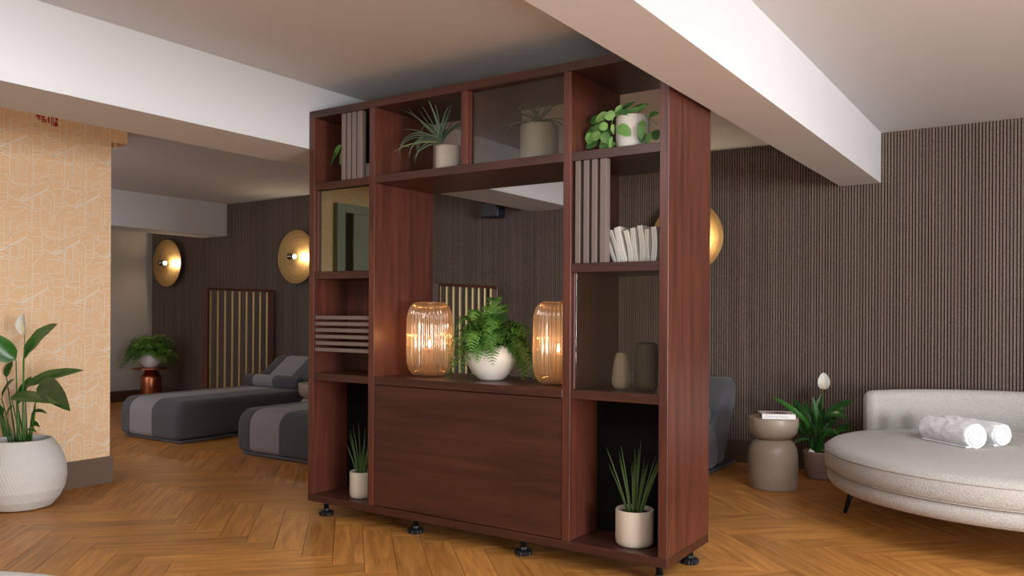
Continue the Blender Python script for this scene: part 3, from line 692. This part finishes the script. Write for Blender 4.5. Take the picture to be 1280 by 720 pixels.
for d, l_, z in (((-1, -.1, .5), .10, .10), ((-.8, -.3, -.5), .09, .13), ((-.4, -.2, -.9), .10, .11)):
    p = Vector((-.06 - (.03 if d[2] < 0 else 0), -.03, z + .02)); rleaf(t, p, d, l_, .045, 'pothos')
for u, v, dr, l_, w_ in ((427, 181, (-.75, 0, -.9), .10, .05), (430, 186, (-.3, 0, -1), .10, .035), (425, 184, (-.9, 0, -1.2), .13, .03)):
    rleaf(t, at(u, v, 1, 3.45) - PT2, dr, l_, w_, 'pothos')
# ------------------------------------------------------------------ small objects on shelves
vz = MB().lathe([(0, 0), (.030, 0), (.040, .012), (.046, .03), (.045, .05), (.038, .11), (.030, .155), (.024, .163), (.022, .17), (.018, .17), (.018, .15)], (0, 0, 0), 144, rib=lambda a, z: 1 - (.07 * abs(math.sin(11 * a)) if .004 < z < .158 else 0), cap=False).build('vase', M['vase']); vz.location = (-1.722, 3.50, .843)
tag(vz, 'small sand coloured ribbed vase behind the lower smoked glass', 'vase')
vz = MB().lathe([(0, 0), (.044, 0), (.054, .01), (.056, .03), (.056, .18), (.050, .212), (.040, .222), (.034, .222), (.034, .2)], (0, 0, 0), 144, rib=lambda a, z: 1 - (.045 * abs(math.sin(14 * a)) if .004 < z < .21 else 0), cap=False).build('vase', M['vase_shaded']); vz.location = (-1.612, 3.54, .843)
tag(vz, 'taller shade-darkened ribbed vase to the right of the sand coloured vase', 'vase')
# fanned blank books
nb = 8
desc = ['leftmost ivory book of the fanned row, tipped furthest to the left', 'second ivory book from the left of the fanned row', 'third ivory book from the left of the fanned row', 'fourth ivory book from the left of the fanned row', 'fourth ivory book from the right of the fanned row', 'third ivory book from the right of the fanned row', 'second ivory book from the right of the fanned row', 'rightmost ivory book of the fanned row beside the side panel']
bx = -1.722; ths = [.014, .018, .030, .024, .022, .026, .02, .026]
for i in range(nb):
    th = ths[i]; lean = [.36, .31, .25, .19, .13, .08, .04, .0][i]
    d = .09 + .02 * ((i * 5) % 3) / 2; h = .158 + .009 * ((i * 7) % 3 - 1)
    t = thing('book', desc[i], 'book', (bx + th / 2, 3.415 + .012 * ((i * 3) % 3), 1.4335 + math.sin(lean) * th * .5), 0, 'fanned ivory books')
    R = Matrix.Rotation(-lean, 4, 'Y')
    cu = [(-th / 2, 0), (th / 2, 0)]
    V = []; F = []; n = 8
    for k in range(n + 1):
        zz = h * k / n; bow = .006 * math.sin(pi * k / n) * (1 if i % 2 else -.4)
        for (x_, y_) in ((-th / 2, 0), (th / 2, 0), (th / 2, d), (-th / 2, d)): V.append(R @ Vector((x_ * .94 + bow, y_, zz)))
    for k in range(n):
        for j in range(4): F.append((k*4+j, k*4+(j+1) % 4, (k+1)*4+(j+1) % 4, (k+1)*4+j))
    F += [(3, 2, 1, 0), tuple(n*4+j for j in range(4))]
    cv_ = MB().add(V, F).build('cover', M['paper'], t)
    for q in (.3, .62):
        V = []; F = []
        for k in range(n + 1):
            zz = h * k / n; bow = .006 * math.sin(pi * k / n) * (1 if i % 2 else -.4); c_ = -th / 2 + th * q + bow
            V += [R @ Vector((c_ - .0012, -.0006, zz)), R @ Vector((c_ + .0012, -.0006, zz))]
        for k in range(n): F.append((k*2, k*2+1, k*2+3, k*2+2))
        MB().add(V, F).build('page_edge', M['pages'], cv_)
    bx += th + .0045 + .001 * i * 0
for i, (x0, ln_) in enumerate(((-3.262, .18), (-3.235, .14), (-3.210, .10))):
    t = thing('book', ['left olive grey book leaning behind the horizontal fins', 'middle olive grey book leaning behind the horizontal fins', 'right olive grey book leaning behind the horizontal fins'][i], 'book', (x0, 3.44, .8435), 0, 'books behind the horizontal fins')
    R = Matrix.Rotation(-ln_ * 1.3, 4, 'Y')
    MB().rbox((-.006, 0, 0), (.006, .11, .15), .001, 1, xf=R, smooth=False).build('cover', M['paperd'], t)
    MB().rbox((-.004, -.001, .002), (.004, .01, .149), .0005, 1, xf=R, smooth=False).build('page_block', M['paper'], t)
# ------------------------------------------------------------------ daybeds
def daybed():
    t = thing('daybed', '', 'daybed', (0, 0, 0), 0, 'charcoal daybeds with a grey stripe')
    Wd = .875
    MB().rbox((0, .035, .004), (Wd, 2.06, .03), .004, 2, smooth=False).build('base_plate', M['basegrey'], t)
    MB().rbox((.03, .06, .0302), (Wd - .03, 1.58, .0355), .001, 1, smooth=False).build('plinth', M['dark'], t)
    # mattress: swept section along X with round foot end, three fabric bands
    x0, x1 = -.03, Wd + .03
    def section(inset):
        zt, zb, y0, y1 = .388, .036, -.02, 1.60
        pts = []; i = inset
        R1, R2 = .13, .05
        for k in range(9):
            a = pi + pi / 2 * 0 + (pi / 2) * k / 8
            pts.append((y0 + i + R1 + R1 * math.cos(pi - (pi/2) * k / 8), zt - i - R1 + R1 * math.sin((pi/2) * k / 8)))
        for k in range(5): pts.append((y1 - i - R2 + R2 * math.sin(pi/2*k/4), zt - i - R2 + R2 * math.cos(pi/2*k/4)))
        for k in range(5): pts.append((y1 - i - R2 + R2 * math.cos(pi/2*k/4), zb + i + R2 - R2 * math.sin(pi/2*k/4)))
        for k in range(5): pts.append((y0 + i + R2 - R2 * math.sin(pi/2*k/4), zb + i + R2 - R2 * math.cos(pi/2*k/4)))
        return pts
    def band(xs, ins, m, mb=None, closed=(True, True), sec=section):
        mb = MB(); rings = []
        V = []; 
        for x_, i_ in zip(xs, ins): V += [(x_, y, z) for y, z in sec(i_)]
        n = len(sec(0)); F = []
        for r in range(len(xs) - 1):
            for k in range(n):
                k2 = (k + 1) % n; F.append((r*n+k, (r+1)*n+k, (r+1)*n+k2, r*n+k2))
        if closed[0]: F.append(list(range(n)))
        if closed[1]: F.append([(len(xs)-1)*n+k for k in range(n)][::-1])
        mb.add(V, F, True); return mb
    rd = .065; e_ = [(x0 + rd * (1 - math.cos(a)), rd * (1 - math.sin(a))) for a in [pi/2*k/6 for k in range(7)]]
    f_ = [(x1 - rd * (1 - math.cos(a)), rd * (1 - math.sin(a))) for a in [pi/2*k/6 for k in range(6, -1, -1)]]
    s0, s1 = .155, .515
    auto(band([p[0] for p in e_] + [s0 - .004, s0], [p[1] for p in e_] + [0, .006], None).build('mattress', M['fabric'], t), 50)
    o = auto(band([s0, s0 + .004, s1 - .004, s1], [.006, 0, 0, .006], None).build('mattress_stripe', M['stripe'], t), 50); o['label'] = 'light grey mattress stripe'
    auto(band([s1, s1 + .004] + [p[0] for p in f_], [.006, 0] + [p[1] for p in f_], None).build('mattress', M['fabric'], t), 50)
    def bsec(i):
        P = [(1.40, .33), (1.80, .635), (1.86, .685), (1.93, .70), (1.985, .66), (1.99, .60), (1.95, .50), (1.82, .28), (1.72, .10), (1.66, .045), (1.58, .06)]
        cx = sum(p[0] for p in P) / len(P); cz = sum(p[1] for p in P) / len(P); out = []
        for a, b_ in P:
            d = math.hypot(a - cx, b_ - cz); k = max(0, (d - i) / d); out.append((cx + (a - cx) * k, cz + (b_ - cz) * k))
        return out
    o1 = band([p[0] for p in e_] + [s0 - .004, s0], [p[1] for p in e_] + [0, .006], None, sec=bsec).build('backrest', M['fabric'], t)
    o2 = band([s0, s0 + .004, s1 - .004, s1], [.006, 0, 0, .006], None, sec=bsec).build('backrest_stripe', M['stripe'], t); o2['label'] = 'light grey backrest stripe'
    o3 = band([s1, s1 + .004] + [p[0] for p in f_], [.006, 0] + [p[1] for p in f_], None, sec=bsec).build('backrest', M['fabric'], t)
    # bolster
    by, bz, br = 1.44, .452, .068
    def cyl(xa_, xb_, m, nm, ca, cb):
        pr_ = []
        if ca: pr_ += [(br * .0, 0), (br * .7, .004), (br * .93, .018), (br, .04)]
        else: pr_ += [(br * .97, 0), (br, .004)]
        L0 = xb_ - xa_
        if cb: pr_ += [(br, L0 - .04), (br * .93, L0 - .018), (br * .7, L0 - .004), (0, L0)]
        else: pr_ += [(br, L0 - .004), (br * .97, L0)]
        mb = MB().lathe(pr_, (0, 0, 0), 24, cap=False)
        mb.v = [(xa_ + z, by + x_, bz + y) for x_, y, z in mb.v]
        return mb.build(nm, M[m], t)
    bo_ = cyl(0, s0 + .02, 'fabric', 'bolster', True, False); bs_ = cyl(s0 + .02, s1 - .02, 'stripe', 'bolster_stripe', False, False); bs_['label'] = 'light grey bolster band'; bs_.parent = bo_; cyl(s1 - .02, Wd, 'fabric', 'bolster', False, True)
    return t
db = daybed(); db.location = (-7.445, 4.42, 0); db['label'] = 'leftmost grey striped daybed beside the left brass screen, nearest the copper table'
dup(db, (-5.705, 4.42, 0), 0, 'striped daybed half hidden by the left side of the shelving unit')
dup(db, (-3.035, 4.42, 0), 0, 'daybed behind the shelving unit with only its dark backrest showing on the right')
# slatted brass screens, at right angles to the back wall
def screen():
    t = thing('screen', '', 'screen', (0, 0, 0), 0, 'mahogany screens with brass rods')
    y0, y1, th, h = -.92, 0, .085, 1.455; fw = .022
    MB().rbox((-th, y0, 0), (0, y0 + fw, h), .002, 1, smooth=False).build('frame_post', M['mahog'], t)
    MB().rbox((-th, y1 - fw, 0), (0, y1, h), .002, 1, smooth=False).build('frame_post', M['mahog'], t)
    MB().rbox((-th, y0 + fw + e, h - fw), (0, y1 - fw - e, h), .002, 1, smooth=False).build('frame_rail', M['mahog'], t)
    MB().rbox((-th, y0 + fw + e, 0), (0, y1 - fw - e, .06), .002, 1, smooth=False).build('frame_rail', M['mahog'], t)
    for k in range(9):
        y = y0 + .058 + k * .0965
        MB().box((-.034, y - .007, .0605), (-.020, y + .007, h - fw - .0005)).build('brass_rod', M['brassbar'], t)
    return t
sc = screen(); sc.location = (-7.73, 6.48, 0); sc['label'] = 'mahogany framed screen of brass rods left of the leftmost daybed'
dup(sc, (-4.50, 6.48, 0), 0, 'mahogany framed screen of brass rods seen through the shelving unit')
# wall sconces
def sconce():
    t = thing('wall_lamp', '', 'lamp', (0, 0, 0), 0, 'round brass wall lamps')
    def rot(mb): mb.v = [(x_, -z, y) for x_, y, z in mb.v]; return mb
    rot(MB().lathe([(0, 0), (.06, 0), (.06, .02), (0, .02)], (0, 0, 0), 28)).build('wall_plate', M['dark'], t)
    rot(MB().lathe([(.012, .02), (.012, .15)], (0, 0, 0), 12)).build('stem', M['chrome'], t)
    rot(MB().lathe([(.012, .062), (.12, .066), (.22, .078), (.305, .100), (.309, .100), (.309, .096), (.22, .074), (.12, .060), (.012, .056)], (0, 0, 0), 72, cap=False)).build('dish', M['dish'], t)
    o = rot(MB().lathe([(.0, .145), (.018, .148), (.034, .162), (.040, .185), (.034, .207), (.018, .221), (0, .225)], (0, 0, 0), 24)).build('bulb', M['chrome'], t); o['label'] = 'smoked chrome globe'
    rot(MB().lathe([(.013, .11), (.024, .112), (.026, .13), (.02, .146)], (0, 0, 0), 20, cap=False)).build('lamp_collar', M['bulb'], t)
    l = bpy.data.lights.new('sconce_light', 'POINT'); l.energy = 6.0; l.color = (1, .76, .50); l.shadow_soft_size = .025
    lo = bpy.data.objects.new('sconce_light', l); C.objects.link(lo); lo.location = (.045, -.13, 0.0); lo.parent = t
    return t
nt = M['dish'].node_tree; N = nt.nodes; L = nt.links; bs = N['Principled BSDF']
tc = N.new('ShaderNodeTexCoord'); vo = N.new('ShaderNodeTexVoronoi'); vo.inputs['Scale'].default_value = 75; vo.inputs['Randomness'].default_value = 0
L.new(tc.outputs['Object'], vo.inputs['Vector']); lt = N.new('ShaderNodeMath'); lt.operation = 'LESS_THAN'; lt.inputs[1].default_value = .22; L.new(vo.outputs['Distance'], lt.inputs[0])
mx = N.new('ShaderNodeMix'); mx.data_type = 'RGBA'; src = bs.inputs['Base Color'].links[0].from_socket
L.new(lt.outputs[0], mx.inputs[0]); L.new(src, mx.inputs[6]); mx.inputs[7].default_value = (.03, .02, .01, 1); L.new(mx.outputs[2], bs.inputs['Base Color'])
sn = sconce(); sn.location = (-9.78, YB - .015, 1.83); sn['label'] = 'round brass wall lamp in the left corner above the copper table'
dup(sn, (-7.29, YB - .015, 1.83), 0, 'round brass wall lamp touching the left edge of the shelving unit')
dup(sn, (-2.565, YB - .015, 1.83), 0, 'round brass wall lamp peeking out right of the shelving unit')
# speaker
t = thing('wall_speaker', 'small dark wall speaker high up under the beam end', 'speaker', (-4.51, 6.40, 2.105))
MB().rbox((-.10, -.07, 0), (.10, .06, .15), .012, 2).build('cabinet', M['speaker'], t)
MB().rbox((-.085, -.074, .012), (.085, -.068, .138), .002, 1, smooth=False).build('grille', M['blackplastic'], t)
MB().box((-.02, .058, .04), (.02, .112, .11)).build('bracket', M['dark'], t)
# ------------------------------------------------------------------ side tables
def stable():
    t = thing('side_table', '', 'table', (0, 0, 0), 0, 'taupe hourglass side tables')
    MB().lathe([(0, 0), (.160, 0), (.166, .006), (.168, .12), (.166, .22), (.160, .265), (.148, .295), (.132, .318), (.118, .330), (.110, .337)], (0, 0, 0), 64).build('base', M['taupe'], t)
    MB().lathe([(.110, .337), (.128, .345), (.148, .362), (.162, .39), (.169, .43), (.170, .478), (.167, .486), (.160, .488), (0, .488)], (0, 0, 0), 64).build('table_top', M['taupe'], t)
    return t
st = stable(); st.location = (-1.655, 5.74, 0); st['label'] = 'taupe hourglass side table with a book on top, beside the peace lily'
dup(st, (-6.20, 5.72, 0), 0, 'taupe hourglass side table between the two left daybeds, cut off by the shelving')
t = thing('side_table', 'round brushed copper side table in the far left corner', 'table', (-9.5, 6.02, 0))
MB().lathe([(0, 0), (.12, 0), (.124, .006), (.124, .36), (.118, .385), (.095, .41), (.078, .422), (.075, .466)], (0, 0, 0), 64).build('base', M['copper'], t)
MB().lathe([(0, .466), (.212, .466), (.216, .470), (.216, .482), (.212, .486), (0, .486)], (0, 0, 0), 64).build('table_top', M['copper'], t)
# book on the side table
BP = at(952.5, 523.5, 2, .489); BQ = at(994.5, 524.5, 2, .489); dx = (BQ - BP); blen = dx.length; ang = math.atan2(dx.y, dx.x)
BR = at(936, 519, 2, .489); bw = .19
t = thing('book', 'white hardback book with pink cover print lying on the hourglass side table', 'book', (BP.x, BP.y, .4885), ang)
th = .034
MB().box((0, .003, .003), (blen - .002, bw - .004, th - .003)).build('page_block', M['pages'], t)
MB().rbox((0, 0, 0), (blen, bw, .003), .0008, 1, smooth=False).build('back_cover', M['white'], t)
MB().rbox((0, 0, th - .003), (blen, bw, th), .0008, 1, smooth=False).build('front_cover', M['white'], t)
MB().rbox((0, -.003, 0), (blen, .003, th), .0012, 1, smooth=False).build('spine', M['white'], t)
MB().add([(.03, .01, th + .0004), (.20, .03, th + .0004), (.215, .12, th + .0004), (.05, .15, th + .0004)], [(0, 1, 2, 3)]).build('cover_print', M['pink'], t)
MB().add([(.06, .05, th + .0008), (.15, .03, th + .0008), (.19, .09, th + .0008), (.12, .12, th + .0008)], [(0, 1, 2, 3)]).build('cover_print', M['darkprint'], t)
fc = bpy.data.curves.new('spine_title', 'FONT'); fc.body = 'Delicious Places'; fc.size = .023; fc.align_y = 'CENTER'; fc.extrude = .0001
fo = bpy.data.objects.new('spine_title', fc); C.objects.link(fo)
dg = bpy.context.evaluated_depsgraph_get(); me = bpy.data.meshes.new_from_object(fo.evaluated_get(dg)); bpy.data.objects.remove(fo)
me.materials.clear(); me.materials.append(M['ink'])
fo = bpy.data.objects.new('spine_title', me); C.objects.link(fo); fo.parent = t; fo.rotation_euler = (pi / 2, 0, 0); fo.location = (.022, -.0036, th * .5)
# ------------------------------------------------------------------ round sofas
def sofa():
    t = thing('round_sofa', '', 'sofa', (0, 0, 0), 0, 'round oatmeal boucle sofas')
    MB().lathe([(0, .205), (.93, .205), (.962, .212), (.980, .235), (.984, .262), (.980, .292), (.970, .304), (0, .304)], (0, 0, 0), 128).build('base', M['boucle'], t)
    MB().lathe([(0, .306), (.985, .306), (.996, .316), (1.0, .35), (.998, .398), (.990, .416), (.965, .436), (.92, .444), (0, .448)], (0, 0, 0), 128).build('seat_cushion', M['boucle'], t)
    for z, r in ((.408, .997), (.306, .990)):
        MB().tube([(r * math.cos(a), r * math.sin(a), z) for a in [2 * pi * k / 96 for k in range(97)]], .0035, 5, cap=False).build('piping', M['piping'], t)
    mb = MB(); a0, a1 = math.radians(28), math.radians(152); n = 60; V = []; F = []
    sec = []
    r0, r1, z0, z1, q = .88, .992, .44, .70, .05
    for cx_, cz_, s in ((r1 - q, z1 - q, 0), (r0 + q, z1 - q, 1)):
        for k in range(6):
            a = (pi / 2) * (s + k / 5); sec.append((cx_ + q * math.cos(a), cz_ + q * math.sin(a)))
    sec += [(r0, z0), (r1, z0)]; m_ = len(sec)
    ccx, ccz = (r0 + r1) / 2, (z0 + z1) / 2
    rings = [(a0 - .05, .0), (a0 - .046, .5), (a0 - .030, .82), (a0, 1)] + [(a0 + (a1 - a0) * k / n, 1) for k in range(1, n)] + [(a1, 1), (a1 + .030, .82), (a1 + .046, .5), (a1 + .05, 0)]
    for a, k in rings:
        for (r, z) in sec:
            rr_ = ccx + (r - ccx) * k; zz = z if z <= z0 + 1e-6 else z0 + (z - z0) * (1 - (1 - k) * .22)
            V.append((rr_ * math.cos(a), rr_ * math.sin(a), zz))
    for i in range(len(rings) - 1):
        for k in range(m_): F.append((i*m_+k, (i+1)*m_+k, (i+1)*m_+(k+1) % m_, i*m_+(k+1) % m_))
    mb.add(V, F, True).build('backrest', M['boucle'], t)
    for a in (188, 278, 8, 98):
        a = math.radians(a); c, s = math.cos(a), math.sin(a)
        MB().tube([(.83 * c, .83 * s, .207), (.885 * c, .885 * s, 0)], [.019, .011], 14).build('leg', M['dark'], t)
    for a in (300, 180):
        a = math.radians(a)
        MB().tube([(1.0 * math.cos(a), 1.0 * math.sin(a), .31), (1.001 * math.cos(a), 1.001 * math.sin(a), .40)], .0022, 5).build('seam', M['piping'], t)
    return t
sf = sofa(); sf.location = (-.20, 5.36, 0); sf['label'] = 'round oatmeal sofa with curved low back and rolled towels on it, at right'
dup(sf, (-2.13, .30, 0), pi, 'round oatmeal seat whose edge just shows in the bottom left corner')
# towels
def towel(label, p, q, R_, seed):
    t = thing('rolled_towel', label, 'towel', p, 0, 'rolled white towels'); p = Vector(p); q = Vector(q); ax = (q - p); Lt = ax.length; ax.normalize()
    sd = ax.cross(Vector((0, 0, 1))).normalized(); up = Vector((0, 0, 1)); mb = MB(); n = 44; rings = 26; V = []; F = []
    prof = [(.0, .86)] + [(.004, .93), (.012, .975)] + [(k / rings, 1) for k in range(1, rings)] + [(.988, .975), (.996, .93), (1, .86)]
    for s, k in prof:
        for j in range(n):
            a = 2 * pi * j / n; nz = noise.noise(Vector((s * 9 + seed, math.cos(a) * 2.2, math.sin(a) * 2.2))) * .006
            r = R_ * k + nz * (k > .9); fl_ = .93 if math.sin(a) < 0 else 1.0
            V.append(ax * (Lt * s) + sd * (math.cos(a) * r * 1.03) + up * (R_ * .93 + math.sin(a) * r * fl_))
    m_ = len(prof)
    for i in range(m_ - 1):
        for j in range(n): F.append((i*n+j, i*n+(j+1) % n, (i+1)*n+(j+1) % n, (i+1)*n+j))
    mb.add(V, F, True)
    mb.build('outer_wrap', M['towel'], t)
    for end, s in ((0, -1), (Lt, 1)):      # spiral of folded layers at each end
        mb = MB(); pts = []; turns = 3.6
        for k in range(90):
            f = k / 89; r = R_ * (.10 + .80 * f); a = turns * 2 * pi * f + seed
            pts.append(ax * (end + s * .002) + sd * (math.cos(a) * r) + up * (R_ * .93 + math.sin(a) * r * .97))
        mb.tube(pts, .0072, 7)
        mb.add([ax * end + up * (R_ * .93)] + [ax * end + sd * math.cos(2*pi*j/24) * R_ * .88 + up * (R_ * .93 + math.sin(2*pi*j/24) * R_ * .88) for j in range(24)], [(0, 1 + j, 1 + (j + 1) % 24) for j in range(24)])
        mb.build('rolled_end', M['towel'], t)
    mb = MB(); o_ = sd * (R_ * .55)
    V = []
    for k in range(13):
        c = ax * (Lt * (.03 + .95 * k / 12)); w_ = .003 * math.sin(k * 1.7)
        V += [c + o_ * .1 + up * .001, c + o_ * 1.45 + up * .002 + sd * w_, c + o_ * 1.45 + up * .010 + sd * w_, c + o_ * .1 + up * .014]
    F = []
    for k in range(12):
        for j in range(4): F.append((k*4+j, k*4+(j+1) % 4, (k+1)*4+(j+1) % 4, (k+1)*4+j))
    mb.add(V, F + [(0, 1, 2, 3), (51, 50, 49, 48)]).build('loose_hem', M['towel'], t)
p1 = at(1172, 546, 2, .448); p2 = at(1232, 560, 2, .448)
towel('rolled white towel in front on the round sofa', (-.665, 5.56, .4475), (-.39, 5.30, .4475), .072, 1.3)
towel('rolled white towel behind the front one on the round sofa', (-.575, 5.73, .4475), (-.27, 5.47, .4475), .068, 4.1)
